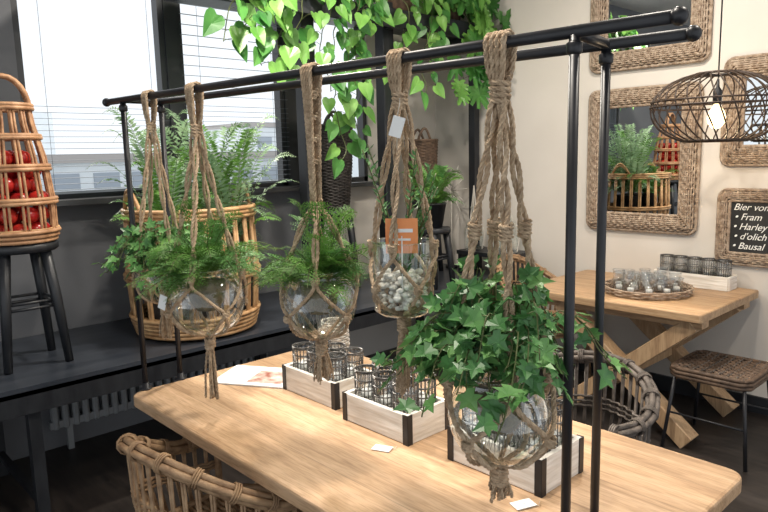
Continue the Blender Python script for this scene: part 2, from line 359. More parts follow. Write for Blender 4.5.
# ---------------------------------------------------------------- macrame planter
def knot(m,c,r,h,turns=4,R=.005):
    c=V(c);pts=[]
    n=turns*10
    for i in range(n+1):
        t=2*PI*i/10; pts.append(c+V((r*math.cos(t),r*math.sin(t),h*(.5-i/n))))
    m.rope(pts,R)
def planter(name,x,y,ztop,bz,br,zend,R=.006,k1=.14,plant=None,jar=False,tag=None,ex=1.25,midk=False,fill='moss'):
    m=M(); rb=.011
    zk=ztop-k1
    rimz=bz+br*(.55 if not jar else .9); botz=bz-br*(1.03 if not jar else 1.25)
    nc=4
    for i in range(4):
        xo=(i-1.5)*R*2.1
        pts=[V((x+xo*.35,y-R*1.6,zk+.01))]
        if k1>.16: pts.append(V((x+xo*.45,y-R*2,zk+(k1)*.45)))
        pts+=[V((x+xo*.8,y-rb-R*.6,ztop-.05)),V((x+xo,y-rb-R,ztop)),V((x+xo,y-(rb+R)*.7,ztop+(rb+R)*.72)),V((x+xo,y,ztop+rb+R)),
             V((x+xo,y+(rb+R)*.7,ztop+(rb+R)*.72)),V((x+xo,y+rb+R,ztop)),V((x+xo*.8,y+rb+R*.6,ztop-.05))]
        if k1>.16: pts.append(V((x+xo*.45,y+R*2,zk+(k1)*.45)))
        pts.append(V((x+xo*.35,y+R*1.6,zk+.01)))
        m.rope(pts,R)
    if k1>.12: knot(m,(x,y,ztop-.055),R*2.9,R*4,3,R*.8)
    knot(m,(x,y,zk),R*2.5,R*7,4,R)
    if k1>.16:   # square-knot sinnet down the long column
        zz=ztop-.11
        while zz>zk+.07:
            knot(m,(x,y,zz),R*2.1,R*2.6,2,R*.75); zz-=.055
    a0=ru(0,1)
    eqz=bz-br*.25
    eqr=br*1.04+R if not jar else br*1.05
    H=zk-rimz; rr=br*(.95 if not jar else 1.02)+R
    for i in range(nc):
        th=a0+2*PI*i/nc
        for sgn in(-1,1):
            pts=[]
            for j in range(13):
                q=j/12; r0=.010+(rr-.010)*(q**ex)
                off=sgn*R*1.05
                wz=zk-H*q
                ca=math.cos(q*H*30)*off; sa=math.sin(q*H*30)*off
                pts.append(V((x+math.cos(th)*(r0+sa)-math.sin(th)*ca, y+math.sin(th)*(r0+sa)+math.cos(th)*ca, wz)))
            th2=th+sgn*PI/nc
            for q in(.35,.7,1.0):
                tt=th+(th2-th)*q; zz=rimz+(eqz-rimz)*q
                dz=(zz-bz)/br; r2=(br*math.sqrt(max(0,1-dz*dz)) if not jar else br)+R*1.2
                pts.append(V((x+r2*math.cos(tt),y+r2*math.sin(tt),zz)))
            for q in(.4,.75,1.0):
                tt=th2-(th2-th)*q*.5; zz=eqz+(botz-eqz)*q
                dz=(zz-bz)/br; r2=(br*math.sqrt(max(0,1-min(1,dz*dz))) if not jar else br*(1-q**3))+R*1.2
                pts.append(V((x+r2*math.cos(tt),y+r2*math.sin(tt),zz)))
            pts.append(V((x+math.cos(th)*.006,y+math.sin(th)*.006,botz-.03)))
            m.rope(pts,R*.9)
        knot(m,(x+math.cos(th)*rr,y+math.sin(th)*rr,rimz+.02),R*1.5,R*3,3,R*.7)
        th2=th+PI/nc
        knot(m,(x+math.cos(th2)*eqr,y+math.sin(th2)*eqr,eqz),R*1.4,R*2.5,3,R*.7)
        if midk:
            q=.45; r0=.010+(rr-.010)*(q**ex); knot(m,(x+math.cos(th)*r0,y+math.sin(th)*r0,zk-H*q),R*1.7,R*5,4,R*.7)
    knot(m,(x,y,botz-.022),R*2.3,R*6,4,R)
    zt=botz-.03
    for i in range(30):
        t=ru(0,2*PI); rr0=ru(0,R*2); r1=rr0*ru(1.2,2.8)+.003
        ze=zend+ru(0,.025)
        m.rope([V((x+rr0*math.cos(t),y+rr0*math.sin(t),zt)),V((x+(rr0+r1)*.6*math.cos(t),y+(rr0+r1)*.6*math.sin(t),(zt+ze)/2)),V((x+r1*math.cos(t)+ru(-.004,.004),y+r1*math.sin(t),ze))],R*.6,strands=2,n=4,step=.006)
    if not jar:
        po=[]
        for j in range(19):
            ph=PI-(PI-.74)*j/18
            po.append((max(br*math.sin(ph),.0001),br*math.cos(ph)*.98))
        rt=po[-1]
        m.surf(po+[(rt[0]*1.03,rt[1]+.006),(rt[0]*1.10,rt[1]+.016)],(x,y,bz),'glass',36)
        m.tube(circ((x,y),rt[0]*1.10,bz+rt[1]+.016,36),.0022,'glass',6,closed=True)
        if fill=='moss':
            m.lathe([(.0001,-br*.30),(br*.30,-br*.28),(br*.46,-br*.02),(br*.5,br*.3),(br*.5,br*.5),(.0001,br*.58)],(x,y,bz),'moss',18)
            for i in range(30):
                t=ru(0,2*PI); r0=br*.4*ru(.1,1); z1=bz-br*.2; e=V((x+r0*1.2*math.cos(t),y+r0*1.2*math.sin(t),bz-br*ru(.5,.85)))
                m.tube([V((x+r0*math.cos(t),y+r0*math.sin(t),z1)),V((x+r0*1.3*math.cos(t+.2),y+r0*1.3*math.sin(t+.2),(z1+e.z)/2)),e],.0008,'twine',3)
    else:
        m.surf([(.0001,-br*1.2),(br*.8,-br*1.2),(br,-br*1.05),(br,br*.9),(br*1.04,br*1.3)],(x,y,bz),'glass',36)
        m.tube(circ((x,y),br*1.04,bz+br*1.3,36),.002,'glass',6,closed=True)
        for i in range(190):
            t=ru(0,2*PI);r0=(br-.012)*math.sqrt(rnd()); m.ball((x+r0*math.cos(t),y+r0*math.sin(t),bz-br*1.08+ru(0.01,br*1.3)),ru(.006,.011),'pebble',7,5,(1,1,.7))
    if tag:
        tx,ty,tz=tag
        m.box((tx,ty,tz),(.028,.0015,.045),'white',Matrix.Rotation(ru(.3,.8),3,'Z')@Matrix.Rotation(.3,3,'Y'))
        m.tube([(tx,ty,tz+.02),(tx,ty+.01,tz+.05),(x,y,tz+.08)],.0008,'twine',4)
    if plant: plant(m,V((x,y,bz+br*.6)))
    return m.obj(name)

# ---------------------------------------------------------------- wicker things
def weave_rows(m,c,prof,zs,k,r=.004,amp=.004,ns=24,mult=3):
    for i,z in enumerate(zs):
        R=interp(prof,z); n=ns*mult
        m.tube([V((c[0]+(R+amp*math.cos(ns/2*2*PI*j/n+PI*(i%2)))*math.cos(2*PI*j/n),c[1]+(R+amp*math.cos(ns/2*2*PI*j/n+PI*(i%2)))*math.sin(2*PI*j/n),c[2]+z)) for j in range(n)],r,k,5,closed=True)
def interp(prof,z):
    for (z0,r0),(z1,r1) in zip(prof,prof[1:]):
        if z0<=z<=z1: 
            t=(z-z0)/(z1-z0) if z1>z0 else 0; return r0+(r1-r0)*t
    return prof[-1][1] if z>prof[-1][0] else prof[0][1]
def stakes(m,c,prof,n,k,r=.004,off=0,tw=0):
    for i in range(n):
        t=2*PI*(i+off)/n
        m.tube([V((c[0]+R*math.cos(t+tw*z),c[1]+R*math.sin(t+tw*z),c[2]+z)) for z,R in prof],r,k,5)

def barrel_chair(name,cx,cy,face,k,kl=None,hb=.84,ha=.68,w=.285,nsp=30,seatz=.44):
    m=M(); kl=kl or k
    A=face
    def L(x,y,z):
        ca,sa=math.cos(A-PI/2),math.sin(A-PI/2)
        return V((cx+x*ca-y*sa,cy+x*sa+y*ca,z))
    def rail(t,r=w,z=None,dz=0):
        a=-.45*1+ (PI+.9)*t
        x=r*math.cos(a); y=-r*math.sin(a)
        q=max(0,math.sin(a)); zz=(ha+(hb-ha)*(q**1.3)) if z is None else z
        return L(x,y*1.02,zz+dz)
    for dr,dz in((0,0),(.016,-.012),(-.012,-.016),(.002,-.03)):
        m.tube([rail(i/48,w+dr,dz=dz) for i in range(49)],.0105,k,7)
    for i in range(0,49,4):
        c=rail(i/48,w,dz=-.014); c2=rail(min(i/48+.01,1),w,dz=-.014); T=(c2-c).normalized() if (c2-c).length>1e-5 else V((1,0,0))
        a=T.orthogonal().normalized(); b=T.cross(a)
        for s2 in(-.007,0,.007):
            m.tube([c+T*s2+(a*math.cos(q*PI/5)+b*math.sin(q*PI/5))*.026 for q in range(10)],.0035,k,4,closed=True)
    for t in(0,1):
        p=rail(t); x0=rail(t,w*.92,z=seatz)
        m.tube([p,p.lerp(x0,.3)+V((0,0,0)),x0],.012,k,7)
    for i in range(nsp+1):
        t=i/nsp
        for dd in(-.004,.004):
            top=rail(min(max(t+dd,0),1),w,dz=-.015); bot=rail(min(max(t+dd,0),1),w*.86,z=seatz)
            mid=top.lerp(bot,.5)+ (rail(t,w*1.02,z=(top.z+bot.z)/2)-top.lerp(bot,.5))*.5
            m.tube([top,mid,bot],.0042,k,5)
    for fz in(.42,.47,.52):
        pts=[]
        for i in range(nsp*2+1):
            t=i/(nsp*2); top=rail(t,w,dz=-.015); bot=rail(t,w*.86,z=seatz)
            p=top.lerp(bot,fz); o=(p-L(0,0,p.z)).normalized(); pts.append(p+o*(.005*(1 if (i%2) else -1)+.008))
        m.tube(pts,.005,k,5)
    def sq(a,r): 
        c,s_=math.cos(a),math.sin(a); e=(abs(c)**3.2+abs(s_)**3.2)**(-1/3.2); return r*e*c,r*e*s_
    for dz,r in((0,.245),(-.02,.25),(-.04,.245),(.012,.235)):
        m.tube([L(*sq(2*PI*i/40,r),seatz+dz) for i in range(40)],.012,k,6,closed=True)
    ns=26
    for i in range(ns):
        u=-.235+.47*(i+.5)/ns
        e=.235*(max(0,1-(abs(u)/.245)**3.2))**(1/3.2)
        pts=[]
        for j in range(21):
            q=-e+2*e*j/20; pts.append(L(q,u,seatz+.008-.015*(1-(q/.25)**2)+.003*math.cos(j*PI+i*PI)))
        m.tube(pts,.0085,k,5)
    for i in range(12):
        u=-.22+.44*(i+.5)/12
        e=.235*(max(0,1-(abs(u)/.245)**3.2))**(1/3.2)
        m.tube([L(u,-e+2*e*j/20,seatz+.008-.015*(1-(u/.25)**2)+.004*math.cos(j*PI)) for j in range(21)],.004,k,4)
    for sx in(-1,1):
        for sy in(-1,1):
            m.tube([L(sx*.2,sy*.2,seatz-.02),L(sx*.225,sy*.225,.22),L(sx*.235,sy*.24,0.001)],[.017,.016,.013],kl,8)
    m.tube([L(*sq(2*PI*i/32,.213),.2) for i in range(32)],.009,kl,6,closed=True)
    return m.obj(name)

def wicker_rect_frame(m,x0,x1,z0,z1,y,w,k,rows=9,depth=.03):
    def path(off,rc=.05):
        a0,a1,b0,b1=x0+off,x1-off,z0+off,z1-off; r=max(.012,rc-off)
        P=[]
        segs=[((a0+r,b0),(a1-r,b0)),((a1,b0+r),(a1,b1-r)),((a1-r,b1),(a0+r,b1)),((a0,b1-r),(a0,b0+r))]
        cs=[(a1-r,b0+r,-PI/2),(a1-r,b1-r,0),(a0+r,b1-r,PI/2),(a0+r,b0+r,PI)]
        for (s,e),(cx_,cz_,t0) in zip(segs,cs):
            L_=math.hypot(e[0]-s[0],e[1]-s[1]); nn=max(2,int(L_/.012))
            for i in range(nn): P.append((s[0]+(e[0]-s[0])*i/nn,s[1]+(e[1]-s[1])*i/nn))
            for i in range(4): P.append((cx_+r*math.cos(t0+PI/2*i/4),cz_+r*math.sin(t0+PI/2*i/4)))
        return P
    for i in range(rows):
        off=w*(i+.5)/rows; bulge=depth*math.sin(PI*(i+.5)/rows)
        P=path(off)
        m.tube([V((px,y-.008-bulge-.004*math.cos(PI*.5*j+PI*(i%2)),pz)) for j,(px,pz) in enumerate(P)],w/rows*.55,k,5,closed=True)
    Lx=x1-x0; Lz=z1-z0
    def st(a,b):
        m.tube([V((a[0]+(b[0]-a[0])*q,y-.006-depth*1.15*math.sin(PI*q),a[1]+(b[1]-a[1])*q)) for q in(0,.25,.5,.75,1)],.0055,k,4)
    n=int(Lx/.035)
    for i in range(1,n):
        xx=x0+Lx*i/n; st((xx,z0),(xx,z0+w)); st((xx,z1),(xx,z1-w))
    n=int(Lz/.035)
    for i in range(1,n):
        zz=z0+Lz*i/n; st((x0,zz),(x0+w,zz)); st((x1,zz),(x1-w,zz))
    for off,rr in((0,.010),(w,.009)):
        m.tube([V((px,y-.012,pz)) for px,pz in path(off)],rr,k,6,closed=True)

# ================================================================ ROOM
WX=-3.9; WY=4.27
def simple(name,boxes):
    m=M()
    for b in boxes: m.box(*b)
    return m.obj(name)
simple('floor',[((-1.2,.9,-.05),(6.0,7.4,.1),'floor')])
simple('ceiling',[((-1.2,.9,3.25),(6.0,7.4,.1),'ceil')])
simple('wall_back',[((-.9,WY+.06,1.6),(6.2,.12,3.2),'wall')])
SZ=1.40; TZ=3.0
wins=[(1.06,1.89),(1.97,2.74),(2.93,3.50)]
bx=[((WX-.06,(2.93-2.47)/2,SZ/2),(.12,2.93+2.47,SZ),'wallgrey'),((WX-.06,(2.93+WY)/2,SZ/2),(.12,WY-2.93,SZ),'wall'),((WX-.06,.9,(TZ+3.2)/2),(.12,6.75,.2),'wallgrey')]
ys=[-2.47]+[a for w in wins for a in w]+[WY]
for i in range(0,len(ys),2):
    a,b=ys[i],ys[i+1]
    bx.append(((WX-.06,(a+b)/2,(SZ+TZ)/2),(.12,b-a,TZ-SZ),'wallgrey' if i==0 else ('winframe' if i<5 else 'wall')))
simple('wall_left',bx)
for i,(a,b) in enumerate(wins):
    m=M(); t=.035
    for (c,d) in (((WX-.05,a+t/2,(SZ+TZ)/2),(.07,t,TZ-SZ)),((WX-.05,b-t/2,(SZ+TZ)/2),(.07,t,TZ-SZ)),((WX-.05,(a+b)/2,SZ+t/2),(.07,b-a,t)),((WX-.05,(a+b)/2,TZ-t/2),(.07,b-a,t))):
        m.box(c,d,'winframe')
    m.obj('window_%d'%(i+1))
    if i<2:
        m=M(); zt=1.93 if i==0 else 2.95
        z=SZ+.05
        while z<zt:
            m.box((WX+.025,(a+b)/2,z),(.022,b-a-.01,.002),'slat',Matrix.Rotation(.06,3,'Y')); z+=.032 if z<1.93 else .06
        for yy in(a+.12,b-.12): m.tube([(WX+.025,yy,SZ+.05),(WX+.025,yy,TZ)],.0012,'slat',4)
        m.box((WX+.025,(a+b)/2,TZ-.02),(.04,b-a,.04),'winframe')
        m.box((WX+.025,(a+b)/2,SZ+.035),(.028,b-a-.01,.014),'slat')
        m.obj('venetian_blind')
simple('trim_sill',[((WX+.07,2.0,SZ-.015),(.14,3.1,.03),'winframe')])
simple('baseboard_back',[((-.9,WY-.01,.05),(5.9,.02,.1),'blackwood')])
# outside: low building with window rows, farther blocks, trees
m=M()
m.box((-45,14,-2.2),(10,34,7.6),'bld'); m.box((-45,14,1.8),(10.6,34.6,.5),'bldroof')
for i in range(14):
    for zz in(-1.4,.5): m.box((-39.98,-1+i*2.3,zz),(.1,1.5,.9),'bldwin')
m.box((-60,44,-1),(10,20,11),'bld'); m.box((-60,44,4.7),(10.4,20.4,.4),'bldroof'); m.box((-75,16,-1),(8,12,15),'bld')
for i in range(7): m.box((-54.98,36+i*2.6,3),(.1,1.6,1.1),'bldwin')
m.obj('distant_building')
m=M()
for i in range(26): m.ball((-34+ru(-2,2),-2+i*1.8,-4.0+ru(-.6,.6)),ru(1.4,2.6),'tree',10,7,(1,1,1.4))
m.obj('distant_trees')
simple('outdoor_ground',[((-60,20,-6.1),(110,120,.2),'ground')])
m=M()
for i in range(26): m.box((WX+.065,1.05+i*.055,.36),(.05,.035,.46),'radiator',bev=.01)
m.box((WX+.065,1.74,.16),(.035,1.44,.04),'radiator'); m.box((WX+.065,1.74,.56),(.035,1.44,.04),'radiator')
for yy in(1.2,2.3): m.box((WX+.03,yy,.36),(.04,.03,.3),'radiator')
m.box((WX+.065,1.12,.07),(.03,.03,.138),'radiator'); m.box((WX+.065,2.36,.07),(.03,.03,.138),'radiator')
m.obj('radiator')

# ---- bench
m=M(); BZ=.67; BF=-3.0
m.box(((WX+.01+BF)/2,.9,BZ-.02),(BF-WX-.01,6.6,.04),'bench')
m.box((BF-.015,.9,BZ-.07),(.03,6.6,.10),'blackwood')
for yy in(-1.2,.75,2.35,3.9):
    m.box((BF-.05,yy,(BZ-.04)/2),(.05,.05,BZ-.04),'blackwood'); m.box((WX+.14,yy,(BZ-.04)/2),(.05,.05,BZ-.04),'blackwood')
    m.box(((BF+WX)/2+.05,yy,.12),(.72,.03,.03),'blackwood')
m.obj('display_bench')

# ---- tall black shelving frame
m=M()
for yy in(2.56,3.24):
    m.box((-3.42,yy,(BZ+2.62)/2+.0),(.09,.10,2.62-BZ),'blackwood',bev=.006)
m.box((-3.5,2.75,2.52),(.46,3.0,.05),'blackwood',bev=.004)
m.box((-3.28,2.75,2.49),(.03,3.0,.12),'blackwood',bev=.004)
for yy in(2.56,3.24,4.2): m.box((-3.5,yy,2.47),(.4,.06,.06),'blackwood')
m.box((-3.42,4.2,(BZ+2.5)/2),(.06,.06,2.5-BZ),'blackwood')
m.box((-3.42,1.32,(BZ+2.5)/2+.92),(.05,.05,2.5-BZ-1.84),'blackwood')
m.obj('shelving_unit')

# ================================================================ MAIN TABLE
def table_top(m,x0,x1,y0,y1,z,th,k,rc=.05):
    def outline(ins):
        P=[];r=rc
        for cx_,cy_,t0 in((x1-r,y1-r,0),(x0+r,y1-r,PI/2),(x0+r,y0+r,PI),(x1-r,y0+r,3*PI/2)):
            for i in range(7):
                t=t0+PI/2*i/6; P.append((cx_+(r-ins)*math.cos(t),cy_+(r-ins)*math.sin(t)))
        return P
    vs=[];n=28
    for ins,zz in((.008,z-th),(0,z-th+.006),(0,z-.008),(.002,z-.003),(.008,z)):
        vs+= [(x,y,zz) for x,y in outline(ins)]
    fs=[]
    for l in range(4):
        for i in range(n): fs.append((l*n+i,l*n+(i+1)%n,(l+1)*n+(i+1)%n,(l+1)*n+i))
    fs.append(tuple(range(n-1,-1,-1))); fs.append(tuple(4*n+i for i in range(n)))
    m.add(vs,fs,k,False)
m=M()
table_top(m,-2.35,-.55,.90,1.79,.76,.045,'oak')
for sx in(-2.1,-.8):
    m.box((sx,1.345,.03),(.10,.75,.06),'oak_y',bev=.006)
    m.box((sx,1.345,.685),(.10,.70,.06),'oak_y',bev=.006)
    m.beam((sx,1.05,.05),(sx,1.64,.665),.08,.09,'oak_y'); m.beam((sx,1.64,.05),(sx,1.05,.665),.078,.09,'oak_y')
m.box((-1.45,1.345,.36),(1.3,.05,.09),'oak2',bev=.005)
m.obj('dining_table')

m=M()
table_top(m,-2.43,-1.30,3.40,4.24,.76,.05,'oak2',rc=.02)
for yy in(3.50,4.10):
    m.beam((-1.37,yy,.03),(-2.16,yy,.69),.09,.10,'oak_y',V((0,1,0))); m.beam((-2.16,yy+.001,.03),(-1.37,yy+.001,.69),.085,.10,'oak_y',V((0,1,0)))
m.box((-1.765,3.80,.36),(.09,.62,.09),'oak_y',bev=.005)
m.box((-1.87,3.50,.69),(1.1,.09,.04),'oak2'); m.box((-1.87,4.10,.69),(1.1,.09,.04),'oak2')
m.obj('dining_table')

# ================================================================ RACK
m=M(); RZ=1.81; rr=.0115
n0,n1=V((-2.47,.955,RZ)),V((-.485,1.115,RZ))
f0,f1=V((-2.43,1.10,RZ)),V((-.54,1.305,RZ))
m.tube([n0,n1],rr,'black',12); m.tube([f0,f1],rr,'black',12)
for p in(n0,n1,f0,f1): m.ball(p,.0155,'black',12,8)
def onbar(a,b,x): return a.lerp(b,(x-a.x)/(b.x-a.x))
for bar,xs in(((n0,n1),(-2.35,-.665)),((f0,f1),(-2.36,-.705))):
    for xx in xs:
        p=onbar(*bar,xx); m.tube([(p.x,p.y,.762),(p.x,p.y,RZ)],.010,'black',12)
        m.lathe([(.024,.761),(.024,.765),(.013,.768),(.013,.785)],(p.x,p.y,0),'black',16)
        m.lathe([(.010,RZ-.04),(.0145,RZ-.036),(.0145,RZ-.02),(.010,RZ-.016)],(p.x,p.y,0),'black',14)
for a,b in((-2.35,-2.36),(-.665,-.705)):
    p=onbar(n0,n1,a);q=onbar(f0,f1,b); m.tube([p,q],.011,'black',12)
m.obj('hanging_rack')
def bar(x): return onbar(n0,n1,x)

# ================================================================ PLANTERS
def pl_ivy_big(m,c):
    vines(m,c+V((0,0,.04)),46,.24,.17,.10,9,.047,IVY,['ivy','ivy','ivy2'])
    vines(m,c+V((0,0,.05)),32,.16,.24,.0,8,.045,IVY,['ivy','ivy2','ivy'])
    vines(m,c+V((0,0,.04)),8,.21,.10,.20,10,.044,IVY,['ivy','ivy','ivy2'],ang=(2.6,4.2))
def pl_ivy_small(m,c):
    vines(m,c,46,.18,.16,.10,9,.036,IVY,['ivy','ivy2','ivy2'])
def pl_fern_a(m,c):
    ffern(m,c,46,.225,.14,.10,['fern','fern','ivy2'],.058)
    ffern(m,c,18,.13,.25,.02,['fern','ivy2'],.05)
def pl_fern_b(m,c):
    ffern(m,c,38,.19,.10,.08,['fern','fern','ivy2'],.052)
    ffern(m,c,18,.11,.20,.02,['fern','ivy2'],.047)
def pl_sprig(m,c):
    for i in range(9):
        t=ru(0,2*PI); L=ru(.15,.36); d=V((math.cos(t)*.24,math.sin(t)*.24,1)).normalized()
        pts=[c+d*(L*j/6)+V((0,0,-.05))+V((math.cos(t),math.sin(t),0))*.03*(j/6)**2 for j in range(7)]
        m.tube(pts,.0014,'stem',4)
        for j in range(int(L/.009)):
            q=.15+.85*j/(L/.009)*1.0; q=min(q,1)*6; a=int(min(q,5)); p=pts[a].lerp(pts[a+1],q-a)
            th=ru(0,2*PI); o=V((math.cos(th),math.sin(th),.9)).normalized()
            m.leaf(OV,p,o,V((ru(-1,1),ru(-1,1),1)),.018,'rosemary')
    # orange plant card on a stick, stuck among the pebbles
    RR=Matrix.Rotation(.72,3,'Z')
    q=c+V((.034,-.036,.065)); m.box(q,(.072,.0015,.078),'terra',RR); m.box(q+V((.001,-.0012,.012)),(.05,.0006,.008),'white',RR); m.box(q+V((.001,-.0012,-.008)),(.04,.0006,.005),'white',RR)
    m.tube([q,q+V((0,0,-.13))],.0018,'white',5)
p=bar(-2.17); planter('macrame_hanging_planter',p.x-.0,p.y,RZ,1.20,.09,.98,R=.005,k1=.10,plant=pl_ivy_small)
p=bar(-1.90); planter('macrame_hanging_planter',p.x,p.y,RZ,1.16,.118,.825,R=.0058,k1=.12,plant=pl_fern_a,tag=(p.x-.02,p.y-.14,1.17))
p=bar(-1.37); planter('macrame_hanging_planter',p.x,p.y,RZ,1.22,.098,1.0,R=.0055,k1=.34,plant=pl_fern_b,ex=.8)
p=bar(-1.08); planter('macrame_hanging_planter',p.x,p.y,RZ,1.315,.068,1.03,R=.0055,k1=.09,plant=pl_sprig,jar=True,tag=(p.x+.02,p.y-.03,1.66),ex=1.0)
p=bar(-.82); planter('macrame_hanging_planter',p.x,p.y,RZ,1.05,.108,.855,R=.0066,k1=.09,plant=pl_ivy_big,ex=1.1,midk=True)

# ================================================================ CRATES + LANTERNS
def lantern(m,x,y,z,r,h):
    m.surf([(.0001,.004),(r*.9,.003),(r,.006),(r,h)],(x,y,z),'glassjar',20)
    n=20
    for i in range(n):
        t=2*PI*i/n; m.tube([(x+(r+.002)*math.cos(t),y+(r+.002)*math.sin(t),z),(x+(r+.003)*math.cos(t),y+(r+.003)*math.sin(t),z+h)],.0016,'wire',4)
    for zz in(.003,h*.35,h*.68,h-.003,h+.002): m.tube(circ((x,y),r+.003,z+zz,24),.0025,'wire',5,closed=True)
    m.lathe([(.0001,.006),(r*.55,.006),(r*.55,.022),(.0001,.022)],(x,y,z),'white',12)
def crate(x0,x1,y0,y1,h,lr,lh):
    m=M(); z=.76; t=.014
    m.box(((x0+x1)/2,y0+t/2,z+h/2+.001),(x1-x0,t,h),'crate',bev=.002); m.box(((x0+x1)/2,y1-t/2,z+h/2+.001),(x1-x0,t,h),'crate',bev=.002)
    m.box((x0+t/2,(y0+y1)/2,z+h/2+.001),(t,y1-y0-2*t,h),'crate'); m.box((x1-t/2,(y0+y1)/2,z+h/2+.001),(t,y1-y0-2*t,h),'crate')
    m.box(((x0+x1)/2,(y0+y1)/2,z+h*.8),(x1-x0-2*t,y1-y0-2*t,.01),'crate')
    for xx in(x0,x1):
        for yy in(y0,y1):
            sx=1 if xx==x0 else -1; sy=1 if yy==y0 else -1
            m.box((xx+sx*.009-sx*.001,yy-sy*.0015,z+h/2+.001),(.020,.003,h+.002),'black'); m.box((xx-sx*.0015,yy+sy*.009-sy*.001,z+h/2+.001),(.003,.020,h+.002),'black')
    c=m.obj('whitewashed_crate')
    lm=M()
    nx=3
    for i in range(nx):
        for j in range(2):
            lantern(lm,x0+t+(x1-x0-2*t)*(i+.5)/nx,y0+t+(y1-y0-2*t)*(j+.5)/2,z+h*.8+.006,lr,lh)
    lm.obj('wire_glass_lanterns',c)
crate(-1.97,-1.67,1.32,1.50,.09,.036,.085)
crate(-1.59,-1.30,1.29,1.47,.09,.036,.09)
crate(-1.16,-.86,1.31,1.50,.095,.039,.10)

m=M()
R=Matrix.Rotation(.55,3,'Z')
m.box((-2.15,1.33,.7635),(.30,.21,.005),'white',R); m.box((-2.10,1.35,.7665),(.14,.13,.001),'magpic',R)
m.obj('magazine')
for x,y,a in((-1.34,1.225,.4),(-.87,1.25,1.2)):
    m=M(); m.box((x,y,.7625),(.055,.035,.002),'white',Matrix.Rotation(a,3,'Z'))
    m.tube([(x,y,.764),(x+.03,y+.02,.7625),(x+.02,y+.04,.7625)],.0008,'twine',4); m.obj('price_tag')
m=M(); pf=[(0,.05),(.06,.062),(.13,.058),(.16,.05)]
c=(-2.12,1.68,.765); stakes(m,c,pf,18,'twine',.003); weave_rows(m,c,pf,[.004+.0095*i for i in range(17)],'twine',.0045,.003,18)
m.lathe([(.0001,0),(.045,0),(.055,.06),(.05,.13),(.0001,.14)],c,'white',16); m.obj('woven_jar')

# ================================================================ CHAIRS
barrel_chair('wicker_armchair',-1.75,.96,PI/2+.1,'wicker_tan',hb=.83,ha=.655)
barrel_chair('wicker_armchair',-1.21,1.98,-PI/2,'wicker_grey',hb=.83,ha=.74)
barrel_chair('wicker_armchair',-2.53,3.84,0,'wicker_tan',hb=.87,ha=.66)
m=M(); c=(-1.27,3.62)
for i in range(20):
    u=-.19+.38*(i+.5)/20; m.tube([(c[0]-.19+.38*j/16,c[1]+u,.45-.012*math.sin(PI*j/16)+.005*math.cos(PI*(i+j))) for j in range(17)],.009,'wicker_brown',5)
for i in range(9):
    u=-.17+.34*i/8; m.tube([(c[0]+u,c[1]-.19+.38*j/16,.455-.010*math.sin(PI*j/16)+.004*math.cos(PI*j)) for j in range(17)],.005,'wicker_grey',4)
for dz,r in((0,.195),(-.02,.198),(-.04,.195)):
    m.tube([(c[0]+a*r,c[1]+b*r,.45+dz) for a,b in((-1,-.8),(-.8,-1),(0,-1),(.8,-1),(1,-.8),(1,0),(1,.8),(.8,1),(0,1),(-.8,1),(-1,.8),(-1,0))],.012,'wicker_brown',6,closed=True)
for sx in(-1,1):
    for sy in(-1,1): m.tube([(c[0]+sx*.17,c[1]+sy*.17,.42),(c[0]+sx*.21,c[1]+sy*.21,0.001)],.010,'black',8)
m.tube([(c[0]-.19,c[1]-.19,.2),(c[0]+.19,c[1]-.19,.2)],.006,'black',6); m.tube([(c[0]-.19,c[1]+.19,.2),(c[0]+.19,c[1]+.19,.2)],.006,'black',6)
m.obj('wicker_stool')

# ================================================================ WALL ITEMS
def wall_mirror(x0,x1,z0,z1,w=.11):
    m=M(); wicker_rect_frame(m,x0,x1,z0,z1,WY-.008,w,'wicker_frame'); m.box(((x0+x1)/2,WY-.010,(z0+z1)/2),(x1-x0-2*w+.02,.012,z1-z0-2*w+.02),'mirror')
    m.box(((x0+x1)/2,WY-.004,(z0+z1)/2),(x1-x0-.06,.006,z1-z0-.06),'wicker_brown')
    m.obj('wicker_wall_mirror')
wall_mirror(-2.44,-1.69,1.06,1.99)
wall_mirror(-2.44,-1.66,2.12,3.08)
wall_mirror(-1.56,-.80,1.49,2.11)
m=M(); wicker_rect_frame(m,-1.56,-.92,.90,1.345,WY-.008,.065,'wicker_frame',rows=6,depth=.02)
m.box((-1.24,WY-.004,1.12),(.58,.007,.40),'wicker_brown')
m.box((-1.24,WY-.012,1.12),(.53,.012,.34),'board'); cb=m.obj('chalkboard')
lines=['Bier von','\u2022 Fram','\u2022 Harley Si','\u2022 d\'olich','\u2022 Bausal']
for i,tx in enumerate(lines):
    cu=bpy.data.curves.new('txt',type='FONT'); cu.body=tx; cu.size=.056; cu.shear=.35; cu.extrude=.0006; cu.space_character=1.0
    o=bpy.data.objects.new('chalk_text_%d'%(i+1),cu); bpy.context.scene.collection.objects.link(o)
    o.location=(-1.475+.006*(i%2),WY-.0195,1.225-i*.058); o.rotation_euler=(PI/2,0,0); cu.materials.append(MT['chalk']); o.parent=cb

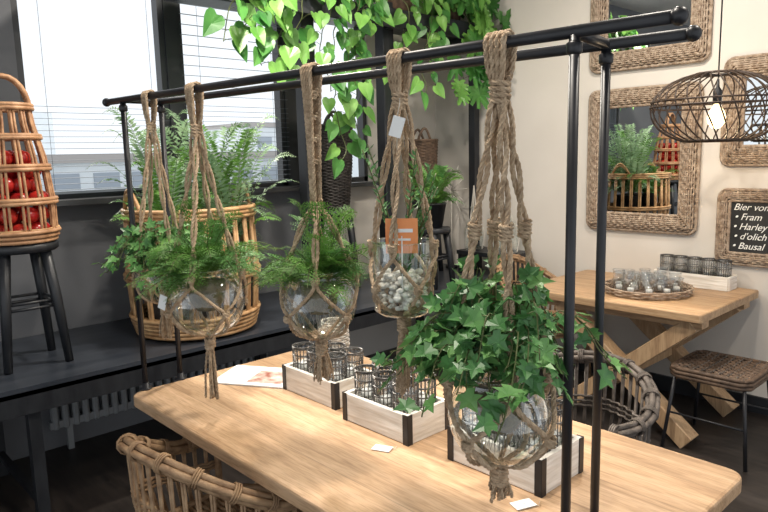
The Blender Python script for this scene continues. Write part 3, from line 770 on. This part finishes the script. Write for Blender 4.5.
# ---- pendant lamp
m=M(); cx,cy,cz=-1.40,3.72,1.80
A,B=.325,.185
def lp(t,ph,A=A,B=B):
    return V((cx+A*math.sin(ph)**.85*math.cos(t),cy+A*math.sin(ph)**.85*math.sin(t),cz+B*math.cos(ph)))
nw=30
for i in range(nw):
    t=2*PI*i/nw; m.tube([lp(t+.55*(j/16),.22+(PI-.62)*j/16) for j in range(17)],.0040,'lampwire',5)
for ph in(.22,.28,PI-.42,PI-.47): 
    q=lp(0,ph); m.tube(circ((cx,cy),abs(q.x-cx),q.z,32),.007,'lampwire',6,closed=True)
for ph in(1.35,1.5):
    q=lp(0,ph); m.tube(circ((cx,cy),abs(q.x-cx)+.004,q.z,48),.005,'lampwire',6,closed=True)
m.tube([(cx,cy,cz+.17),(cx,cy,3.2)],.004,'black',8)
m.lathe([(.012,.06),(.022,.07),(.022,.13),(.008,.15),(.006,.19)],(cx,cy,cz-.04),'black',16)
m.lathe([(.05,3.17),(.05,3.2)],(cx,cy,0),'black',20)
for k in range(3):
    t=2*PI*k/3; q=lp(t,.22); m.tube([q,(cx,cy,cz+.165)],.004,'black',5)
lampo=m.obj('pendant_lamp')
m=M(); m.lathe([(.0001,-.105),(.022,-.10),(.042,-.074),(.046,-.048),(.038,-.018),(.018,.015),(.012,.03)],(cx,cy,cz),'bulb',20); m.obj('light_bulb',lampo)

# ---- table 2 tray and crate
m=M(); c=(-1.76,3.76,.765)
for i in range(12): m.tube(circ(c,.02+.018*i,c[2]+.006,10+4*i),.007,'wicker_brown',5,closed=True)
weave_rows(m,c,[(0,.235),(.05,.25)],[.006,.016,.026,.036],'wicker_frame',.006,.004,28)
for i in range(28):
    t=2*PI*i/28; m.tube([(c[0]+.22*math.cos(t),c[1]+.22*math.sin(t),c[2]+.004),(c[0]+.25*math.cos(t),c[1]+.25*math.sin(t),c[2]+.04)],.004,'wicker_frame',4)
tr=m.obj('wicker_tray')
m=M()
ps=[(0,0)]+[(.085*math.cos(2*PI*i/6),.085*math.sin(2*PI*i/6)) for i in range(6)]+[(.165*math.cos(2*PI*i/10+.2),.165*math.sin(2*PI*i/10+.2)) for i in range(10)]
for dx,dy in ps:
    x,y=c[0]+dx,c[1]+dy; hh=ru(.08,.11)
    m.surf([(.0001,.004),(.030,.004),(.036,hh)],(x,y,c[2]+.014),'glassjar',16)
    m.tube(circ((x,y),.036,c[2]+.014+hh,16),.0018,'glassjar',5,closed=True); m.lathe([(.0001,.006),(.018,.006),(.018,.03),(.0001,.03)],(x,y,c[2]+.014),'white',12)
m.obj('tea_glasses',tr)
m=M()
x0,x1,y0,y1=-1.86,-1.42,4.07,4.20
for yy in(y0,y1): m.box(((x0+x1)/2,yy,.802),(x1-x0,.014,.08),'crate')
for xx in(x0,x1): m.box((xx,(y0+y1)/2,.802),(.014,y1-y0-.014,.08),'crate')
m.box(((x0+x1)/2,(y0+y1)/2,.775),(x1-x0-.014,y1-y0-.014,.01),'crate')
cr=m.obj('whitewashed_crate'); m=M()
for i in range(5): lantern(m,x0+.05+.085*i,(y0+y1)/2,.781,.038,.15)
m.obj('wire_glass_lanterns',cr)

# ================================================================ BENCH ITEMS
def black_stool(cx,cy,h,w=.15):
    m=M(); z0=BZ
    m.lathe([(.0001,h-.04),(w*.93,h-.04),(w,h-.03),(w,h-.006),(w*.95,h),(.0001,h)],(cx,cy,z0),'blackwood',28)
    for i in range(4):
        t=PI/4+PI/2*i; d=V((math.cos(t),math.sin(t),0))
        m.tube([V((cx,cy,z0+h-.03))+d*w*.72,V((cx,cy,z0+h*.55))+d*w*.92,V((cx,cy,z0+.003))+d*w*1.12],[.026,.024,.019],'blackwood',8)
    for z in(.3,.33):
        pts=[V((cx,cy,z0+h*z*1.6))+V((math.cos(PI/4+PI/2*i),math.sin(PI/4+PI/2*i),0))*w*.92 for i in range(4)]
        for i in range(0,4): m.tube([pts[i],pts[(i+1)%4]],.007,'blackwood',6)
    return m.obj('black_stool')
SX,SY=-3.38,.85
black_stool(SX,SY,.57,.165)
m=M(); c=(SX,SY,BZ+.573)
pf=[(0,.145),(.05,.165),(.2,.165),(.38,.145),(.53,.11),(.61,.10)]
for off in(-.13,.13): stakes(m,c,pf,14,'rattan_red',.0065,off)
for z in(.01,.03,.05,.18,.195,.33,.345,.47,.48,.60,.615):
    R=interp(pf,z)+.009; m.tube(circ(c,R,c[2]+z,36),.010,'rattan_red',7,closed=True)
weave_rows(m,c,pf,[.012+.016*i for i in range(4)],'rattan',.006,.008,14,6)
for i in range(10): m.tube(circ(c,.012+.014*i,c[2]+.006,8+4*i),.0065,'rattan_red',5,closed=True)
for dx in(-.012,.012): m.tube([(c[0]+dx,c[1]-.10+.2*(.5-.5*math.cos(PI*j/12)),c[2]+.60+.145*math.sin(PI*j/12)) for j in range(13)],.011,'rattan_red',7)
ab=m.obj('rattan_basket_with_handle')
m=M()
for z in(.055,.125,.195,.262,.325,.38):
    for i in range(8 if z<.3 else 6):
        t=2*PI*i/8+z*40; r0=.105 if z<.25 else .08
        m.ball((c[0]+r0*math.cos(t)+ru(-.006,.006),c[1]+r0*math.sin(t)+ru(-.006,.006),c[2]+z),.041,'apple',12,9,(1,1,.9))
    m.ball((c[0],c[1],c[2]+z),.038,'apple')
m.obj('red_apples',ab)
m=M(); bc=(-3.36,1.70,BZ+.012); pf=[(0,.30),(.1,.33),(.35,.345),(.66,.33)]
for off in(-.1,.1): stakes(m,bc,pf,26,'rattan',.0085,off)
for z in(.012,.034,.056,.078,.10,.3,.32,.62,.64,.66):
    for dr in(-.012,.012): m.tube(circ(bc,interp(pf,z)+dr,bc[2]+z,44),.011,'rattan',7,closed=True)
for i in range(13): m.tube(circ(bc,.02+.022*i,bc[2]+.004,10+4*i),.011,'rattan',5,closed=True)
for sg in(-1,1):
    for dr in(0,.022):
        m.tube([V((bc[0]+.33*math.cos(sg*PI/2+a),bc[1]+.33*math.sin(sg*PI/2+a),bc[2]+.65+(.12-dr)*math.sin(PI*(a+.32)/.64))) for a in [-.32+.064*j for j in range(11)]],.010,'rattan',7)
rb_=m.obj('round_rattan_basket')
m=M()
for (x,y,hh,kk) in((-3.30,1.52,.62,'f'),(-3.42,1.84,.66,'p'),(-3.28,1.90,.6,'p'),(-3.45,1.60,.62,'p')):
    z0=bc[2]+.02
    m.lathe([(.0001,0),(.07,0),(.09,.16),(.095,.17),(.08,.17),(.0001,.15)],(x,y,z0+.25),'blackwood',20); m.lathe([(.0001,0),(.11,0),(.11,.25),(.0001,.25)],(x,y,z0),'wicker_black',16)
    if kk=='f': fern(m,(x,y,z0+.42),44,.30,.30,.12,['fern','ivy2'],24,.05)
    else: fern(m,(x,y,z0+.42),40,.35,.76,.18,['fern2','fern2','fern2','fern'],28,.06,lw=.26)
m.obj('potted_ferns',rb_)

def woven_pot(cx,cy,z,h,r,ears=True,plant=None,k='wicker_black'):
    m=M(); c=(cx,cy,z+.002); pf=[(0,r*.72),(h*.5,r*.92),(h,r)]
    stakes(m,c,pf,20,k,.004); weave_rows(m,c,pf,[.005+.011*i for i in range(int(h/.011))],k,.0062,.004,20)
    m.lathe([(.0001,.004),(r*.66,.004),(r*.9,h*.9),(.0001,h*.9)],c,'soil',20)
    m.tube(circ(c,r,c[2]+h,32),.011,k,6,closed=True)
    if ears:
        for t in(-.6,PI-.6):
            m.tube([V((cx+r*math.cos(t+a),cy+r*math.sin(t+a),z+h+.09*math.sin(PI*(a+.4)/.8))) for a in[-.4+.08*j for j in range(11)]],.010,k,6)
    if plant: plant(m,V((cx,cy,z+h*.95)))
    return m.obj('woven_basket_planter')
black_stool(-3.62,2.92,.56,.13); woven_pot(-3.62,2.92,BZ+.571,.56,.135,True)
black_stool(-3.62,3.80,.56,.13); woven_pot(-3.62,3.80,BZ+.571,.46,.125,True,k='wicker_brown')
def pot(cx,cy,z,plant,k='blackwood',r=.09,h=.16,name='potted_fern'):
    m=M(); m.lathe([(.0001,0),(r*.7,0),(r,h),(r*1.05,h),(r*1.05,h+.01),(r*.9,h+.01),(r*.88,h-.02),(.0001,h-.02)],(cx,cy,z+.001),k,24); plant(m,V((cx,cy,z+h))); return m.obj(name)
black_stool(-3.15,3.42,.42,.12)
pot(-3.15,3.42,BZ+.42,lambda m,c: fern(m,c,60,.24,.30,.12,['fern','ivy2','fern'],22,.045))

def shelf_vine(cx,cy,vs,outline,size,mats,bush=14,name='trailing_vine_plant',r=.10,sp=.054):
    m=M(); z=2.546
    m.lathe([(.0001,0),(r*.75,0),(r,.15),(r*1.04,.16),(r*.9,.16),(.0001,.13)],(cx,cy,z),'wicker_brown',24)
    c=V((cx,cy,z+.15))
    vines(m,c,bush,.28,.18,.15,6,size,outline,mats,.003)
    for (dx,dy,L) in vs:
        pts=[c,c+V((.10+dx*.5,dy*.5,.08)),c+V((.16+dx,dy,-.05))]
        nseg=int(L/.06)
        for j in range(1,nseg+1): pts.append(c+V((.18+dx+ru(-.02,.02)+.03*math.sin(j*.8),dy+ru(-.015,.015)+.04*math.sin(j*.5+dx*20),-.05-j*.06)))
        P=resample(pts,.02); m.tube(P,.003,'stem',5)
        nl=int(len(P)*.02/sp)
        for j in range(nl):
            p=P[min(int((j+.5)/nl*len(P)),len(P)-1)]
            t=ru(-1.9,1.6); o=V((math.cos(t),math.sin(t),ru(-.1,.5))).normalized(); e=p+o*size*ru(.4,.8)
            m.tube([p,p.lerp(e,.5)+V((0,0,.01)),e],.0016,'stem',3,caps=False)
            ld=(o*.5+V((0,ru(-.5,.5),-1))).normalized()
            m.leaf(outline,e,ld,V((1,ru(-.7,.4),ru(0,.6))),size*ru(.65,1.15),random.choice(mats),curl=ru(0,.2))
    return m.obj(name)
PM=['pothos','pothos','pothosd','pothosd']
shelf_vine(-3.45,2.14,[(.0,-.20,.46),(.02,.02,.58),(.03,-.09,.40),(.0,.15,.48),(0,.25,.62)],HEART,.125,PM,13)
shelf_vine(-3.45,2.78,[(.0,-.10,1.12),(.03,.02,1.0),(.0,.14,.58),(.05,-.2,.7),(.02,.08,.8)],HEART,.105,PM,13)
shelf_vine(-3.45,3.42,[(.0,-.16,.50),(.02,.05,.66),(.0,.16,.45)],HEART,.11,PM,9)
shelf_vine(-3.45,3.95,[(.0,-.05,.66),(.05,.12,.44)],MON,.19,['pothosd','pothos'],4,'trailing_monstera')

def bottle(cx,cy,z,r,h,hang=True):
    m=M()
    o=[(.0001,0),(r*.9,0),(r,.02),(r,h*.45),(r*.75,h*.62),(r*.3,h*.75),(r*.28,h*.95),(r*.36,h)]
    m.surf(o,(cx,cy,z+.002),'glass',28); m.tube(circ((cx,cy),r*.36,z+h,20),.003,'glass',5,closed=True)
    if hang:
        for i in range(6):
            t=2*PI*i/6; m.rope([V((cx+r*1.03*math.cos(t),cy+r*1.03*math.sin(t),z+.01)),V((cx+r*1.04*math.cos(t+.4),cy+r*1.04*math.sin(t+.4),z+h*.45)),V((cx+r*.4*math.cos(t),cy+r*.4*math.sin(t),z+h*.75)),V((cx,cy,z+h*1.5))],.004,'twine')
    return m.obj('glass_bottle_vase')
simple('display_riser',[((-3.11,4.05,BZ+.17),(.50,.28,.03),'blackwood'),((-3.34,4.05,BZ+.079),(.03,.26,.152),'blackwood'),((-2.88,4.05,BZ+.079),(.03,.26,.152),'blackwood')])
bottle(-2.96,4.02,BZ+.187,.085,.36); bottle(-3.12,4.10,BZ+.187,.06,.26,False); bottle(-3.26,4.0,BZ+.187,.075,.33)
m=M(); c=V((-3.56,4.08,1.30))
for i in range(12):
    t=PI*i/6+.1; L=.17 if i%2 else .22
    m.tube([c,c+V((math.cos(t)*L*.8,ru(-.03,.03),math.sin(t)*L))],[.005,.003],'twine',5)
m.tube([c,V((c.x,c.y,BZ+.02))],.005,'twine',5); m.lathe([(.0001,0),(.05,0),(.05,.02),(.0001,.025)],(c.x,c.y,BZ+.001),'blackwood',16)
m.obj('twig_star')

# ================================================================ LIGHT
w=bpy.data.worlds.new('World'); bpy.context.scene.world=w; w.use_nodes=True
nt=w.node_tree; bg=nt.nodes['Background']
bg.inputs[0].default_value=(.90,.95,1.0,1); bg.inputs[1].default_value=1.15
def area(name,loc,rot,size,e,col,sy=None):
    l=bpy.data.lights.new(name,'AREA'); l.energy=e; l.color=col; l.size=size
    if sy: l.shape='RECTANGLE'; l.size_y=sy
    o=bpy.data.objects.new(name,l); o.location=loc; o.rotation_euler=rot; bpy.context.scene.collection.objects.link(o)
sl=bpy.data.lights.new('sun','SUN'); sl.energy=6.0; sl.angle=.03; sl.color=(1,.94,.84)
so=bpy.data.objects.new('sun',sl); so.rotation_euler=V((1,.02,-.62)).to_track_quat('-Z','Y').to_euler(); bpy.context.scene.collection.objects.link(so)
for i,(x,y,e) in enumerate(((-1.2,1.0,40),(-1.6,3.1,40),(-.2,2.2,26),(-2.7,1.9,58))):
    area('ceiling_light_%d'%i,(x,y,3.15),(0,0,0),.16,e,(1,.92,.81))
pl=bpy.data.lights.new('bulb_point','POINT'); pl.energy=7; pl.color=(1,.72,.42); pl.shadow_soft_size=.04
po=bpy.data.objects.new('bulb_point',pl); po.location=(cx,cy,cz-.16); bpy.context.scene.collection.objects.link(po)
bpy.context.scene.view_settings.view_transform='Standard'

# ================================================================ CAMERA
cam=bpy.data.cameras.new('Camera'); co=bpy.data.objects.new('Camera',cam); bpy.context.scene.collection.objects.link(co)
cam.sensor_width=36; cam.lens=665/768*36; cam.clip_start=.05; cam.clip_end=300
p_=math.radians(8.65); r_=math.radians(1.36)
fw=V((-.731,.682,0)).normalized(); Rv=V((fw.y,-fw.x,0)); Zv=V((0,0,1))
F=fw*math.cos(p_)-Zv*math.sin(p_); U=fw*math.sin(p_)+Zv*math.cos(p_)
Ir=Rv*math.cos(r_)-U*math.sin(r_); Iu=Rv*math.sin(r_)+U*math.cos(r_)
mw=Matrix((Ir,Iu,-F)).transposed().to_4x4(); mw.translation=V((0,0,1.6)); co.matrix_world=mw
bpy.context.scene.camera=co
